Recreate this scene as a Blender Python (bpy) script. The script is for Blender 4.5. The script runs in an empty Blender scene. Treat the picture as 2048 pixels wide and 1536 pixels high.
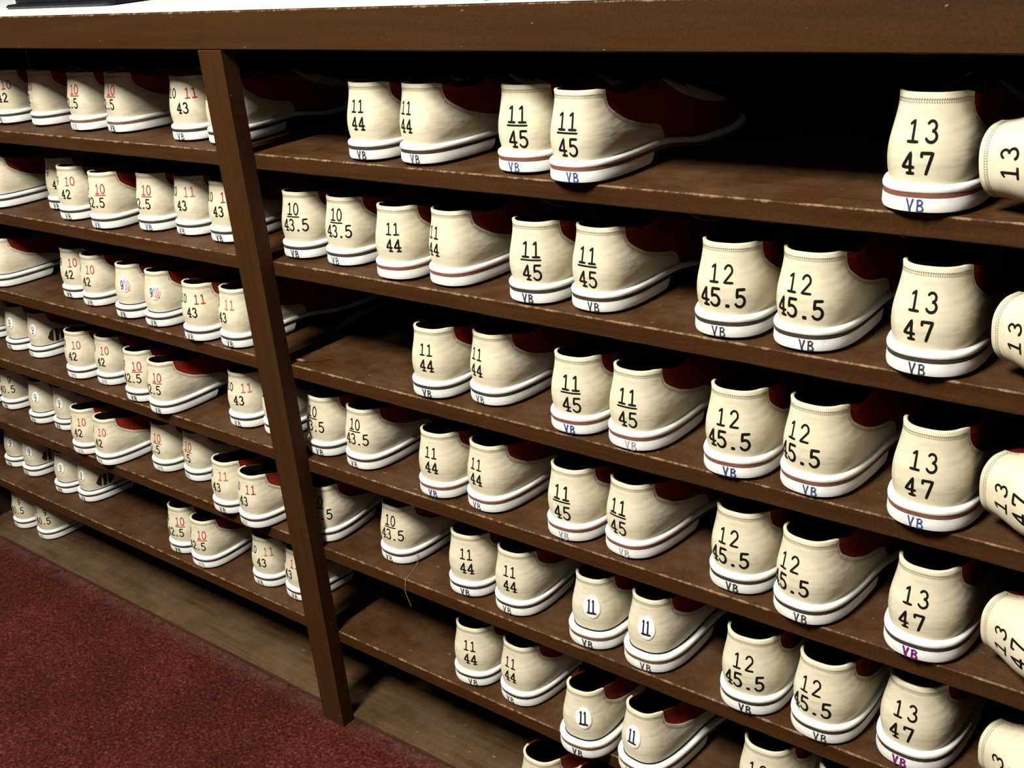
import bpy, math, random
import numpy as np
from mathutils import Matrix, Vector

sc = bpy.context.scene
col = sc.collection

# ------------------------------------------------------------------ camera, world, lights, exposure
cam_d = bpy.data.cameras.new('camera')
cam = bpy.data.objects.new('camera', cam_d)
col.objects.link(cam)
R_ = Vector((0.77979328, 0.61983606, -0.08789595))
U_ = Vector((-0.18005218, 0.35652039, 0.91677392))
F_ = Vector((-0.59958624, 0.69906829, -0.38961504))
cam.matrix_world = Matrix(((R_.x, U_.x, -F_.x, 1.17192), (R_.y, U_.y, -F_.y, -0.875),
                           (R_.z, U_.z, -F_.z, 1.13732), (0, 0, 0, 1)))
cam_d.sensor_fit = 'HORIZONTAL'
cam_d.sensor_width = 36.0
cam_d.lens = 36.0 * 2270.71 / 2048.0
cam_d.clip_start = 0.01
sc.camera = cam

world = bpy.data.worlds.new('world')
sc.world = world
world.use_nodes = True
bg = world.node_tree.nodes['Background']
bg.inputs[0].default_value = (0.95, 1.0, 0.92, 1)
bg.inputs[1].default_value = 0.016

def area(name, loc, size, energy, color, aim):
    d = bpy.data.lights.new(name, 'AREA')
    d.shape = 'RECTANGLE'
    d.size, d.size_y = size
    d.energy = energy
    d.color = color
    o = bpy.data.objects.new(name, d)
    col.objects.link(o)
    o.location = loc
    o.rotation_euler = (Vector(aim) - Vector(loc)).to_track_quat('-Z', 'Y').to_euler()
    return o

area('ceiling_light', (0.36, -1.60, 2.75), (0.5, 0.6), 70, (1.0, 0.98, 0.90), (0.4, -0.9, 0))
area('ceiling_light', (-1.2, -0.95, 2.75), (0.6, 0.5), 17, (1.0, 0.98, 0.90), (-1.0, -0.6, 0))

sc.view_settings.view_transform = 'Standard'
sc.view_settings.look = 'None'
sc.view_settings.gamma = 1.0
sc.view_settings.use_curve_mapping = False
sc.view_settings.exposure = 1.24

# ------------------------------------------------------------------ materials
def new_mat(name, color, rough=0.6, spec=0.3):
    m = bpy.data.materials.new(name)
    m.use_nodes = True
    nt = m.node_tree
    b = nt.nodes['Principled BSDF']
    b.inputs['Base Color'].default_value = (*color, 1)
    b.inputs['Roughness'].default_value = rough
    b.inputs['Specular IOR Level'].default_value = spec
    return m, nt, b

def noise(nt, scale, detail=4, rough=0.55, vec=None, mapping=None):
    tc = nt.nodes.new('ShaderNodeTexCoord')
    n = nt.nodes.new('ShaderNodeTexNoise')
    n.inputs['Scale'].default_value = scale
    n.inputs['Detail'].default_value = detail
    n.inputs['Roughness'].default_value = rough
    if mapping:
        mp = nt.nodes.new('ShaderNodeMapping')
        mp.inputs['Scale'].default_value = mapping
        nt.links.new(tc.outputs['Object'], mp.inputs[0])
        nt.links.new(mp.outputs[0], n.inputs['Vector'])
    else:
        nt.links.new(tc.outputs['Object'], n.inputs['Vector'])
    return n

def ramp(nt, src, stops):
    r = nt.nodes.new('ShaderNodeValToRGB')
    e = r.color_ramp.elements
    while len(e) < len(stops):
        e.new(0.5)
    for el, (p, c) in zip(e, stops):
        el.position = p
        el.color = (*c, 1)
    nt.links.new(src, r.inputs[0])
    return r

def mix(nt, fac, a, b):
    m = nt.nodes.new('ShaderNodeMix')
    m.data_type = 'RGBA'
    if isinstance(fac, (int, float)):
        m.inputs[0].default_value = fac
    else:
        nt.links.new(fac, m.inputs[0])
    for v, i in ((a, 6), (b, 7)):
        if isinstance(v, tuple):
            m.inputs[i].default_value = (*v, 1)
        else:
            nt.links.new(v, m.inputs[i])
    return m.outputs[2]

def math_(nt, op, a, b=None, clamp=False):
    n = nt.nodes.new('ShaderNodeMath')
    n.operation = op
    n.use_clamp = clamp
    for v, i in ((a, 0), (b, 1)):
        if v is None:
            continue
        if isinstance(v, (int, float)):
            n.inputs[i].default_value = v
        else:
            nt.links.new(v, n.inputs[i])
    return n.outputs[0]

def bump(nt, b, src, strength, dist):
    bp = nt.nodes.new('ShaderNodeBump')
    bp.inputs['Strength'].default_value = strength
    bp.inputs['Distance'].default_value = dist
    nt.links.new(src, bp.inputs['Height'])
    nt.links.new(bp.outputs[0], b.inputs['Normal'])

def leather(name, c1, c2, c3, rough=0.5):
    m, nt, b = new_mat(name, c1, rough, 0.35)
    n1 = noise(nt, 28, 5, 0.6)
    r1 = ramp(nt, n1.outputs['Fac'], [(0.30, c2), (0.52, c1), (0.75, c1)])
    n2 = noise(nt, 90, 3, 0.5, mapping=(1, 1, 2.5))
    r2 = ramp(nt, n2.outputs['Fac'], [(0.62, (0, 0, 0)), (0.78, (1, 1, 1))])
    f = math_(nt, 'MULTIPLY', r2.outputs[0], 0.18)
    oi = nt.nodes.new('ShaderNodeObjectInfo')
    c = mix(nt, f, r1.outputs[0], c3)
    c = mix(nt, math_(nt, 'MULTIPLY', oi.outputs['Random'], 0.22), c, c2)
    nt.links.new(c, b.inputs['Base Color'])
    n3 = noise(nt, 14, 3, 0.5, mapping=(1, 1, 3.2))
    bump(nt, b, n3.outputs['Fac'], 0.35, 0.006)
    return m

M = {}
M['cream'] = leather('cream_leather', (0.655, 0.595, 0.435), (0.55, 0.485, 0.335), (0.38, 0.325, 0.215))
M['red'] = leather('red_leather', (0.22, 0.016, 0.008), (0.15, 0.010, 0.006), (0.27, 0.03, 0.02), 0.38)

m, nt, b = new_mat('white_rubber', (0.83, 0.83, 0.78), 0.5, 0.35)
n1 = noise(nt, 60, 5, 0.6)
r1 = ramp(nt, n1.outputs['Fac'], [(0.30, (0.62, 0.60, 0.52)), (0.42, (0.82, 0.82, 0.77)), (0.8, (0.86, 0.86, 0.82))])
n2 = noise(nt, 220, 2, 0.5, mapping=(1, 1, 0.4))
r2 = ramp(nt, n2.outputs['Fac'], [(0.70, (0, 0, 0)), (0.76, (1, 1, 1))])
oi = nt.nodes.new('ShaderNodeObjectInfo')
c = mix(nt, math_(nt, 'MULTIPLY', r2.outputs[0], 0.35), r1.outputs[0], (0.35, 0.33, 0.29))
c = mix(nt, math_(nt, 'MULTIPLY', oi.outputs['Random'], 0.38), c, (0.62, 0.59, 0.51))
nt.links.new(c, b.inputs['Base Color'])
M['white'] = m

def plain(name, c, rough=0.7, spec=0.2):
    m, nt, b = new_mat(name, c, rough, spec)
    n = noise(nt, 160, 3)
    r = ramp(nt, n.outputs['Fac'], [(0.3, tuple(v * 0.8 for v in c)), (0.7, tuple(min(1, v * 1.15) for v in c))])
    nt.links.new(r.outputs[0], b.inputs['Base Color'])
    return m

M['black'] = plain('black_lining', (0.006, 0.007, 0.007), 0.9, 0.1)
M['rubber'] = plain('black_rubber', (0.010, 0.009, 0.008), 0.85, 0.1)
M['stripe_d'] = plain('dark_stripe_rubber', (0.045, 0.034, 0.026))
M['stripe_r'] = plain('red_brown_stripe_rubber', (0.19, 0.075, 0.05))
M['stripe_b'] = plain('brown_stripe_rubber', (0.15, 0.085, 0.045))
M['num_k'] = plain('black_print', (0.007, 0.006, 0.004), 0.7, 0.1)
M['num_r'] = plain('red_print', (0.36, 0.028, 0.022), 0.7, 0.1)
M['num_f'] = plain('faded_red_print', (0.42, 0.12, 0.085), 0.7, 0.1)
M['ink_k'] = plain('black_pen_ink', (0.035, 0.033, 0.045))
M['ink_b'] = plain('blue_pen_ink', (0.04, 0.06, 0.20))
M['ink_p'] = plain('purple_pen_ink', (0.16, 0.012, 0.15))
M['ink_f'] = plain('faded_grey_pen_ink', (0.33, 0.33, 0.35))
M['stitch'] = plain('grey_thread', (0.30, 0.265, 0.185))
M['stitch_p'] = plain('pink_brown_thread', (0.42, 0.24, 0.16))
M['disc'] = plain('white_sticker', (0.85, 0.84, 0.78), 0.45)
M['navy'] = plain('navy_print', (0.012, 0.014, 0.03), 0.6)
M['pink'] = plain('pink_print', (0.75, 0.10, 0.13), 0.6)
M['crest'] = plain('dark_brown_crest_print', (0.035, 0.016, 0.010), 0.6)

def wood(name, dark, mid, light, grain=(3, 60, 60), edge=True, top_dust=0.5):
    m, nt, b = new_mat(name, mid, 0.62, 0.10)
    n1 = noise(nt, 1.6, 8, 0.68, mapping=grain)
    r1 = ramp(nt, n1.outputs['Fac'], [(0.28, dark), (0.50, mid), (0.78, light)])
    n5 = noise(nt, 420, 2, 0.6)
    r5 = ramp(nt, n5.outputs['Fac'], [(0.30, (0.72, 0.72, 0.72)), (0.70, (1.22, 1.22, 1.22))])
    n2 = noise(nt, 9, 6, 0.7)
    r2 = ramp(nt, n2.outputs['Fac'], [(0.42, (0, 0, 0)), (0.75, (1, 1, 1))])
    geo = nt.nodes.new('ShaderNodeNewGeometry')
    sep = nt.nodes.new('ShaderNodeSeparateXYZ')
    nt.links.new(geo.outputs['Normal'], sep.inputs[0])
    up = math_(nt, 'MAXIMUM', sep.outputs[2], 0.0)
    dust = math_(nt, 'MULTIPLY', math_(nt, 'MULTIPLY', up, r2.outputs[0]), top_dust)
    c = mix(nt, dust, r1.outputs[0], (0.135, 0.080, 0.047))
    # pale nicks and scratches
    n3 = noise(nt, 140, 2, 0.5, mapping=(0.45, 1, 1))
    r3 = ramp(nt, n3.outputs['Fac'], [(0.735, (0, 0, 0)), (0.76, (1, 1, 1))])
    c = mix(nt, math_(nt, 'MULTIPLY', r3.outputs[0], 0.6), c, (0.34, 0.24, 0.15))
    if edge:
        tc = nt.nodes.new('ShaderNodeTexCoord')
        sp = nt.nodes.new('ShaderNodeSeparateXYZ')
        nt.links.new(tc.outputs['Object'], sp.inputs[0])
        ay = math_(nt, 'ABSOLUTE', sp.outputs[1])
        az = math_(nt, 'ABSOLUTE', sp.outputs[2])
        d = math_(nt, 'ADD', ay, az)
        n4 = noise(nt, 26, 5, 0.75, mapping=(1.6, 1, 1))
        thr = math_(nt, 'MULTIPLY', math_(nt, 'SUBTRACT', n4.outputs['Fac'], 0.33, True), 0.0100)
        k = math_(nt, 'MULTIPLY', math_(nt, 'SUBTRACT', thr, d), 900.0, True)
        c = mix(nt, math_(nt, 'MULTIPLY', k, 0.62), c, (0.27, 0.170, 0.098))
    mg = nt.nodes.new('ShaderNodeMix')
    mg.data_type = 'RGBA'
    mg.blend_type = 'MULTIPLY'
    mg.inputs[0].default_value = 0.8
    nt.links.new(c, mg.inputs[6])
    nt.links.new(r5.outputs[0], mg.inputs[7])
    nt.links.new(mg.outputs[2], b.inputs['Base Color'])
    bump(nt, b, n1.outputs['Fac'], 0.15, 0.002)
    return m

M['wood'] = wood('brown_painted_shelf_board', (0.029, 0.0101, 0.0025), (0.044, 0.0162, 0.0042), (0.060, 0.0235, 0.0070))
M['wood_v'] = wood('brown_painted_upright', (0.032, 0.0112, 0.0025), (0.041, 0.0150, 0.0035), (0.050, 0.0190, 0.0050), grain=(60, 60, 3), edge=False)
M['wood_f'] = wood('brown_painted_fascia', (0.034, 0.0125, 0.0029), (0.042, 0.0160, 0.0038), (0.052, 0.0210, 0.0055), grain=(2.5, 60, 45), edge=True, top_dust=0.0)
M['wood_b'] = wood('worn_olive_brown_base_board', (0.038, 0.0195, 0.0075), (0.064, 0.035, 0.0145), (0.095, 0.057, 0.027), edge=False, top_dust=0.7)
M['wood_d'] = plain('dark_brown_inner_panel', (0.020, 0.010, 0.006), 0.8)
M['crack'] = plain('split_wood', (0.006, 0.003, 0.002), 0.9)
M['raw'] = plain('bare_splinter_wood', (0.30, 0.19, 0.11), 0.8)
M['laminate'] = plain('white_laminate', (0.66, 0.68, 0.66), 0.4, 0.4)
M['paper'] = plain('white_paper', (0.86, 0.86, 0.80), 0.8)
M['folder'] = plain('dark_blue_black_plastic', (0.004, 0.005, 0.008), 0.4, 0.3)

m, nt, b = new_mat('dark_red_carpet', (0.12, 0.02, 0.02), 0.95, 0.05)
n1 = noise(nt, 230, 3, 0.75)
r1 = ramp(nt, n1.outputs['Fac'], [(0.32, (0.018, 0.0025, 0.0035)), (0.50, (0.062, 0.0100, 0.0084)), (0.63, (0.100, 0.025, 0.0145)), (0.74, (0.24, 0.085, 0.042))])
n2 = noise(nt, 7, 4, 0.6)
r2 = ramp(nt, n2.outputs['Fac'], [(0.3, (0.62, 0.62, 0.62)), (0.7, (1.12, 1.12, 1.12))])
mx = nt.nodes.new('ShaderNodeMix')
mx.data_type = 'RGBA'
mx.blend_type = 'MULTIPLY'
mx.inputs[0].default_value = 1.0
nt.links.new(r1.outputs[0], mx.inputs[6])
nt.links.new(r2.outputs[0], mx.inputs[7])
# grey lint gathered along the foot of the shelves
tc = nt.nodes.new('ShaderNodeTexCoord')
sp = nt.nodes.new('ShaderNodeSeparateXYZ')
nt.links.new(tc.outputs['Object'], sp.inputs[0])
band = math_(nt, 'SUBTRACT', 1.0, math_(nt, 'MULTIPLY', math_(nt, 'ABSOLUTE', math_(nt, 'ADD', sp.outputs[1], 0.006)), 38.0), True)
n3 = noise(nt, 45, 5, 0.7)
lint = math_(nt, 'MULTIPLY', band, math_(nt, 'MULTIPLY', math_(nt, 'SUBTRACT', n3.outputs['Fac'], 0.34, True), 3.0, True), True)
nt.links.new(mix(nt, math_(nt, 'MULTIPLY', lint, 0.5), mx.outputs[2], (0.100, 0.062, 0.052)), b.inputs['Base Color'])
bump(nt, b, n1.outputs['Fac'], 0.9, 0.004)
M['carpet'] = m

# ------------------------------------------------------------------ mesh helpers
class MB:
    def __init__(self):
        self.v, self.f, self.m = [], [], []
    def add(self, pts):
        i = len(self.v)
        self.v.extend([tuple(float(c) for c in p) for p in pts])
        return i
    def face(self, idx, mat=0):
        self.f.append(tuple(idx))
        self.m.append(mat)
    def grid(self, P, mat=0, flip=False):
        """P: array rows x cols x 3"""
        nr, nc = len(P), len(P[0])
        i0 = self.add([p for row in P for p in row])
        for r in range(nr - 1):
            for c in range(nc - 1):
                q = (i0 + r * nc + c, i0 + r * nc + c + 1, i0 + (r + 1) * nc + c + 1, i0 + (r + 1) * nc + c)
                self.face(q[::-1] if flip else q, mat)
    def loops(self, L, mat=0, cap0=True, cap1=True):
        """L: list of closed loops with equal counts"""
        n = len(L[0])
        ids = [self.add(l) for l in L]
        for a, b_ in zip(ids[:-1], ids[1:]):
            for k in range(n):
                k2 = (k + 1) % n
                self.face((a + k, a + k2, b_ + k2, b_ + k), mat)
        if cap0:
            self.face(tuple(ids[0] + k for k in range(n))[::-1], mat)
        if cap1:
            self.face(tuple(ids[-1] + k for k in range(n)), mat)
    def box(self, x0, x1, y0, y1, z0, z1, mat=0):
        self.loops([[(x0, y0, z0), (x1, y0, z0), (x1, y1, z0), (x0, y1, z0)],
                    [(x0, y0, z1), (x1, y0, z1), (x1, y1, z1), (x0, y1, z1)]], mat)
    def mesh(self, name, mats, smooth=True, sharp=40):
        me = bpy.data.meshes.new(name)
        me.from_pydata(self.v, [], self.f)
        for mt in mats:
            me.materials.append(mt)
        me.polygons.foreach_set('material_index', self.m)
        me.update()
        if smooth:
            me.polygons.foreach_set('use_smooth', [True] * len(me.polygons))
            me.set_sharp_from_angle(angle=math.radians(sharp))
        return me

def link(name, me, parent=None, loc=None):
    o = bpy.data.objects.new(name, me)
    col.objects.link(o)
    if parent:
        o.parent = parent
    if loc:
        o.location = loc
    return o

def thing(name, label, cat, loc=(0, 0, 0), group=None):
    o = bpy.data.objects.new(name, None)
    col.objects.link(o)
    o.location = loc
    o.empty_display_size = 0.03
    o['label'] = label
    o['category'] = cat
    if group:
        o['group'] = group
    return o

def board(name, mat, parent, x0, x1, y0, y1, z0, z1, bev=0.0012, org=None, wob=0.0, seed=0):
    """board with softened edges; local origin at front top edge (x0, y0, z1) unless given"""
    org = org or (x0, y0, z1)
    X, Y, Z = [(a - o, b_ - o) for (a, b_), o in zip(((x0, x1), (y0, y1), (z0, z1)), org)]
    mb = MB()
    n = max(2, int(abs(x1 - x0) / 0.02))
    rr = random.Random(seed)
    prof0 = [(Y[0] + bev, Z[1]), (Y[1], Z[1]), (Y[1], Z[0]), (Y[0] + bev, Z[0]), (Y[0], Z[0] + bev), (Y[0], Z[1] - bev)]
    L = []
    for i in range(n + 1):
        x = X[0] + (X[1] - X[0]) * i / n
        d = wob * (rr.random() - 0.5)
        e = wob * (rr.random() - 0.5)
        L.append([(x, prof0[0][0], prof0[0][1] + d), (x, *prof0[1]), (x, *prof0[2]),
                  (x, prof0[3][0], prof0[3][1] + e), (x, prof0[4][0] + e, prof0[4][1]), (x, prof0[5][0] - d, prof0[5][1])])
    mb.loops(L)
    return link(name, mb.mesh(name, [mat], True, 30), parent, org)

# ------------------------------------------------------------------ floor and rack
SH = [.8825, .7454, .6031, .4634, .3236, .1808, .03]
XL0, XR1 = -1.090, 1.280     # left post, middle post, right post
FLOOR = 0.0205

mb = MB()
mb.grid([[(x, y, FLOOR) for x in np.linspace(-3, 3, 13)] for y in np.linspace(-3.2, 0.6, 9)])
fl = link('floor', mb.mesh('floor', [M['carpet']], False))
fl['kind'] = 'structure'
fl['label'] = 'dark red flecked carpet in front of the shoe shelves'

rack = thing('shoe_rack', 'dark brown painted wooden shelf unit with seven rows of bowling shoes in two bays', 'shelf unit', (0, 0, FLOOR))
def rb(name, mat, *a, **k):
    o = board(name, mat, None, *a, **k)
    o.parent = rack
    o.location = (o.location[0], o.location[1], o.location[2] - FLOOR)
    return o
TH = 0.0195
DEPTH = 0.36
for i, z in enumerate(SH):
    for bay, (a, c) in enumerate(((XL0 + 0.002, 0.0100), (0.0345, XR1 + 0.04))):
        last = i == 6
        if last:
            a, c = (a, 0.0213) if bay == 0 else (0.0217, c)
        rb('base_board' if last else 'shelf', M['wood_b'] if last else M['wood'], a, c, 0.0, DEPTH,
           FLOOR + 0.001 if last else z - TH, z, wob=0.0008, seed=i * 2 + bay)
for x0, x1 in ((XL0, XL0 + 0.042), (0.0, 0.0435), (XR1, XR1 + 0.042)):
    rb('post', M['wood_v'], x0, x1, -0.0219, -0.0003, FLOOR, 1.0081, bev=0.0008)
for x in (XL0 - 0.014, XR1 + 0.0425):
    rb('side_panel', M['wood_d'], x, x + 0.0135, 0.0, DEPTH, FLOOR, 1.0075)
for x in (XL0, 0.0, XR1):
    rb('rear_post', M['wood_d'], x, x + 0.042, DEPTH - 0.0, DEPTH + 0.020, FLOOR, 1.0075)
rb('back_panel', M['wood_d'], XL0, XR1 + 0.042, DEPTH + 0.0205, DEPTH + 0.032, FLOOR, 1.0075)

# split at the front corner of the third right-hand shelf
mb = MB()
pts = [(0.000, 0.010, 0.0), (0.010, 0.0125, 0.0012), (0.022, 0.0165, 0.0), (0.034, 0.026, 0.0008), (0.046, 0.040, 0.0)]
up_, lo_ = [], []
for (x, y, dz), w in zip(pts, (0.0026, 0.0022, 0.0014, 0.0012, 0.0003)):
    up_.append((x, y + w, 0.0009)); lo_.append((x, y - w * 0.4, 0.0005))
mb.grid([lo_, up_], 0)
mb.loops([[(0.0, 0.0125, 0.0004), (0.012, 0.014, 0.0004), (0.013, 0.018, 0.0004), (0.0, 0.020, 0.0004)],
          [(0.0, 0.0125, 0.0030), (0.012, 0.014, 0.0026), (0.013, 0.018, 0.0010), (0.0, 0.020, 0.0010)]], 1)
link('split', mb.mesh('split', [M['crack'], M['raw']], False), rack, (0.0385, 0.0, SH[2] - FLOOR))

# counter
ct = thing('countertop', 'long countertop slab with white top and thick dark brown front edge above the shelves', 'counter', (0, 0, 1.0082))
f_ = board('fascia', M['wood_f'], ct, -1.3, 1.60, -0.022, 0.0, 1.0082, 1.0520, bev=0.0015, wob=0.0007)
f_.location = (-1.3, -0.022, 1.0520 - 1.0082)
t_ = board('top_surface', M['laminate'], ct, -1.3, 1.60, 0.0004, 0.62, 1.0300, 1.0525)
t_.location = (-1.3, 0.0004, 1.0525 - 1.0082)
e_ = board('edge_trim', M['laminate'], ct, -1.3, 1.60, -0.0215, 0.0002, 1.0521, 1.0529, bev=0.0003)
e_.location = (-1.3, -0.0215, 1.0529 - 1.0082)

def sheet(name, label, pts, z, mat, cat, th=0.0006):
    mb = MB()
    cx = sum(p[0] for p in pts) / len(pts); cy = sum(p[1] for p in pts) / len(pts)
    mb.loops([[(x - cx, y - cy, 0) for x, y in pts], [(x - cx, y - cy, th) for x, y in pts]])
    o = link(name, mb.mesh(name, [mat], False), None, (cx, cy, z))
    o['label'] = label; o['category'] = cat
    return o
sheet('paper_sheet', 'bright white paper sheet lying along the counter front edge', [(0.02, -0.016), (0.44, -0.010), (0.43, 0.27), (0.012, 0.27)], 1.0531, M['paper'], 'paper')
sheet('paper_sheet', 'grey white paper under the dark folder at the counter end', [(-0.62, 0.0), (0.0198, -0.0155), (0.0118, 0.27), (-0.62, 0.30)], 1.0531, M['laminate'], 'paper')
fo = thing('folder', 'dark blue black ring folder lying on the counter', 'folder', (-0.45, 0.20, 1.0539))
mb = MB()
def rrect(x0, x1, y0, y1, r, z, n=5):
    P = []
    for cx, cy, a0 in ((x1 - r, y1 - r, 0), (x0 + r, y1 - r, 90), (x0 + r, y0 + r, 180), (x1 - r, y0 + r, 270)):
        for k in range(n + 1):
            a = math.radians(a0 + 90 * k / n)
            P.append((cx + r * math.cos(a), cy + r * math.sin(a), z))
    return P
mb.loops([rrect(-0.13, 0.15, -0.135, 0.14, 0.012, 0.0), rrect(-0.133, 0.153, -0.138, 0.143, 0.014, 0.003), rrect(-0.13, 0.15, -0.135, 0.14, 0.012, 0.006)])
link('cover', mb.mesh('cover', [M['folder']], True, 50), fo)
mb = MB()
mb.loops([rrect(-0.128, 0.145, -0.122, 0.14, 0.012, 0.0062), rrect(-0.128, 0.145, -0.122, 0.14, 0.012, 0.026), rrect(-0.124, 0.141, -0.118, 0.136, 0.012, 0.030)])
link('binder_block', mb.mesh('binder_block', [M['folder']], True, 50), fo)

# ------------------------------------------------------------------ the bowling shoe
HP = [(0, 0), (.012, .0012), (.022, .006), (.030, .015), (.0345, .028), (.0365, .045), (.0365, .07), (.035, .10),
      (.035, .13), (.0365, .17), (.0385, .21), (.0385, .235), (.036, .262), (.029, .283), (.016, .297), (0, .301)]
def catmull(P, n=14):
    P = [np.array(p, float) for p in P]
    out = []
    for i in range(len(P) - 1):
        p0, p1, p2, p3 = P[max(i - 1, 0)], P[i], P[i + 1], P[min(i + 2, len(P) - 1)]
        for t in np.linspace(0, 1, n, endpoint=False):
            out.append(.5 * ((2 * p1) + (-p0 + p2) * t + (2 * p0 - 5 * p1 + 4 * p2 - p3) * t * t + (-p0 + 3 * p1 - 3 * p2 + p3) * t ** 3))
    out.append(P[-1])
    return np.array(out)
HO = catmull([(-.012, .0012)] + HP)[14:]
HO[0] = (0, 0)
HS = np.concatenate([[0], np.cumsum(np.hypot(*np.diff(HO, axis=0).T))])
LT = HS[-1]
def s_of_y(y):
    return float(np.interp(y, HO[:, 1], HS))
def base(s):
    """point and outward normal on the sole outline at signed arc length s"""
    a = np.abs(s)
    sg = np.where(np.asarray(s) < 0, -1.0, 1.0)
    x = np.interp(a, HS, HO[:, 0]); y = np.interp(a, HS, HO[:, 1])
    e = 0.0008
    x1 = np.interp(np.minimum(a + e, LT), HS, HO[:, 0]); y1 = np.interp(np.minimum(a + e, LT), HS, HO[:, 1])
    a0 = np.maximum(a - e, 0)
    x0 = np.interp(a0, HS, HO[:, 0]); y0 = np.interp(a0, HS, HO[:, 1])
    tx, ty = x1 - x0, y1 - y0
    l = np.hypot(tx, ty) + 1e-12
    tx, ty = tx / l, ty / l
    z = a < 1e-6
    tx = np.where(z, 1.0, tx); ty = np.where(z, 0.0, ty)
    z = a > LT - 1e-6
    tx = np.where(z, -1.0, tx); ty = np.where(z, 0.0, ty)
    return sg * x, y, sg * ty, -tx
def sm(v):
    v = np.clip(v, 0, 1)
    return v * v * (3 - 2 * v)
def swing(y, side):
    return np.sign(side) * 0.003 * sm((y - .09) / .15)
Z0 = 0.0212
FX = np.array([(0, .93), (.03, .925), (.05, .90), (.08, .78), (.11, .52), (.14, .18), (.156, 0), (.31, 0)])
FZ = np.array([(0, .0872), (.02, .0868), (.036, .0838), (.06, .0765), (.09, .0745), (.12, .078), (.15, .081), (.18, .070), (.22, .056), (.26, .045), (.285, .038), (.301, .032)])
FYO = np.array([(0, .0050), (.03, .003), (.06, .001), (.10, 0), (.21, 0), (.25, -.006), (.28, -.02), (.301, -.038)])
_bp = [(0, 0), (.15, .0028), (.30, .0040), (.45, .0036), (.60, .0020), (.75, .0004), (.90, -.0006), (1, 0)]
_bc = catmull(_bp, 10)
BT, BV = _bc[:, 0], _bc[:, 1]
def upper_raw(s, t, side):
    x, y, nx, ny = base(s)
    ins = 0.0088 if abs(side) == 5 else 0.0062
    xb = x - nx * ins; yb = y - ny * ins
    zb = Z0 - 0.0104 * sm((y - .110) / .085) + 0.003 * sm((y - .245) / .056)
    xt = xb * np.interp(y, FX[:, 0], FX[:, 1]) * (0.945 if abs(side) == 3 else (0.93 if abs(side) == 5 else 1.0))
    yt = yb + np.interp(y, FYO[:, 0], FYO[:, 1])
    zt = np.interp(y, FZ[:, 0], FZ[:, 1])
    bl = np.interp(t, BT, BV)
    xh = xb + (xt - xb) * t + nx * bl
    yh = yb + (yt - yb) * t + ny * bl
    zh = zb + (zt - zb) * t
    a = t * np.pi / 2
    xd = xt + (xb - xt) * np.cos(a)
    yd = yb + (yt - yb) * (1 - np.cos(a))
    zd = zb + (zt - zb) * np.sin(a)
    w = sm((y - .09) / .07)
    X = xh + (xd - xh) * w; Y = yh + (yd - yh) * w; Z = zh + (zd - zh) * w
    return np.stack([X + swing(Y, side), Y, Z], -1)
def upper(s, t, off, side):
    s = np.asarray(s, float); t = np.asarray(t, float)
    s, t = np.broadcast_arrays(s, t)
    e = 0.0006
    P = upper_raw(s, t, side)
    ds = upper_raw(s + e, t, side) - upper_raw(s - e, t, side)
    dt = upper_raw(s, t + 0.004, side) - upper_raw(s, t - 0.004, side)
    n = np.cross(ds, dt)
    n /= (np.linalg.norm(n, axis=-1, keepdims=True) + 1e-12)
    return P + n * np.asarray(off)[..., None]

def cols(y0, y1, step=0.003):
    a, c = s_of_y(y0), s_of_y(y1)
    return np.linspace(a, c, max(2, int((c - a) / step) + 1))

TB = np.array([(0, 1), (.0300, 1), (.0306, .93), (.0316, .85), (.0335, .775), (.037, .730), (.043, .680), (.052, .620), (.065, .540), (.080, .460), (.095, .382), (.108, .305), (.116, .245), (.121, .185), (.1245, .10), (.1255, .04), (.1258, .0)])
def tbound(s):
    y = np.interp(np.abs(s), HS, HO[:, 1])
    return np.interp(y, TB[:, 0], TB[:, 1])

# ---- stroke lettering
def arc(cx, cy, rx, ry, a0, a1, n=14):
    return [(cx + rx * math.cos(math.radians(a)), cy + ry * math.sin(math.radians(a))) for a in np.linspace(a0, a1, n)]
G = {
 '0': [arc(.4, .5, .33, .5, 90, 450, 26)],
 '1': [[(.16, .84), (.42, 1), (.42, 0)], [(.10, 0), (.74, 0)]],
 '2': [arc(.38, .70, .31, .30, 165, -25, 14) + [(.08, .0), (.74, 0)]],
 '3': [arc(.36, .76, .29, .24, 150, -85, 12) + arc(.36, .27, .35, .27, 85, -155, 14)],
 '4': [[(.56, 0), (.56, 1), (.05, .30), (.76, .30)], [(.36, 0), (.76, 0)]],
 '5': [[(.68, 1), (.17, 1), (.14, .56)] + arc(.36, .32, .35, .32, 118, -150, 16)],
 '7': [[(.05, .84), (.05, 1), (.74, 1), (.36, 0)]],
 '8': [arc(.4, .75, .27, .25, 0, 360, 18), arc(.4, .25, .33, .25, 0, 360, 18)],
 '9': [arc(.4, .68, .32, .32, 0, 360, 20), arc(.36, .62, .36, .62, 0, -100, 10)],
 '.': [[(.33, .04), (.43, .04)]],
 '/': [[(.1, 0), (.6, 1)]],
 'V': [[(-.06, 1.02), (.14, .5), (.30, .0)], [(.30, .0), (.46, .5), (.66, 1.0)]],
 'B': [[(.10, .0), (.13, .95)], [(.06, .95), (.40, 1.0), (.62, .85), (.55, .62), (.15, .52)], [(.15, .52), (.55, .48), (.72, .25), (.55, .05), (.04, .0)]],
 'I': [[(.12, .88), (.32, 1), (.32, 0)], [(.08, 0), (.56, 0)]],
}
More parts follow.
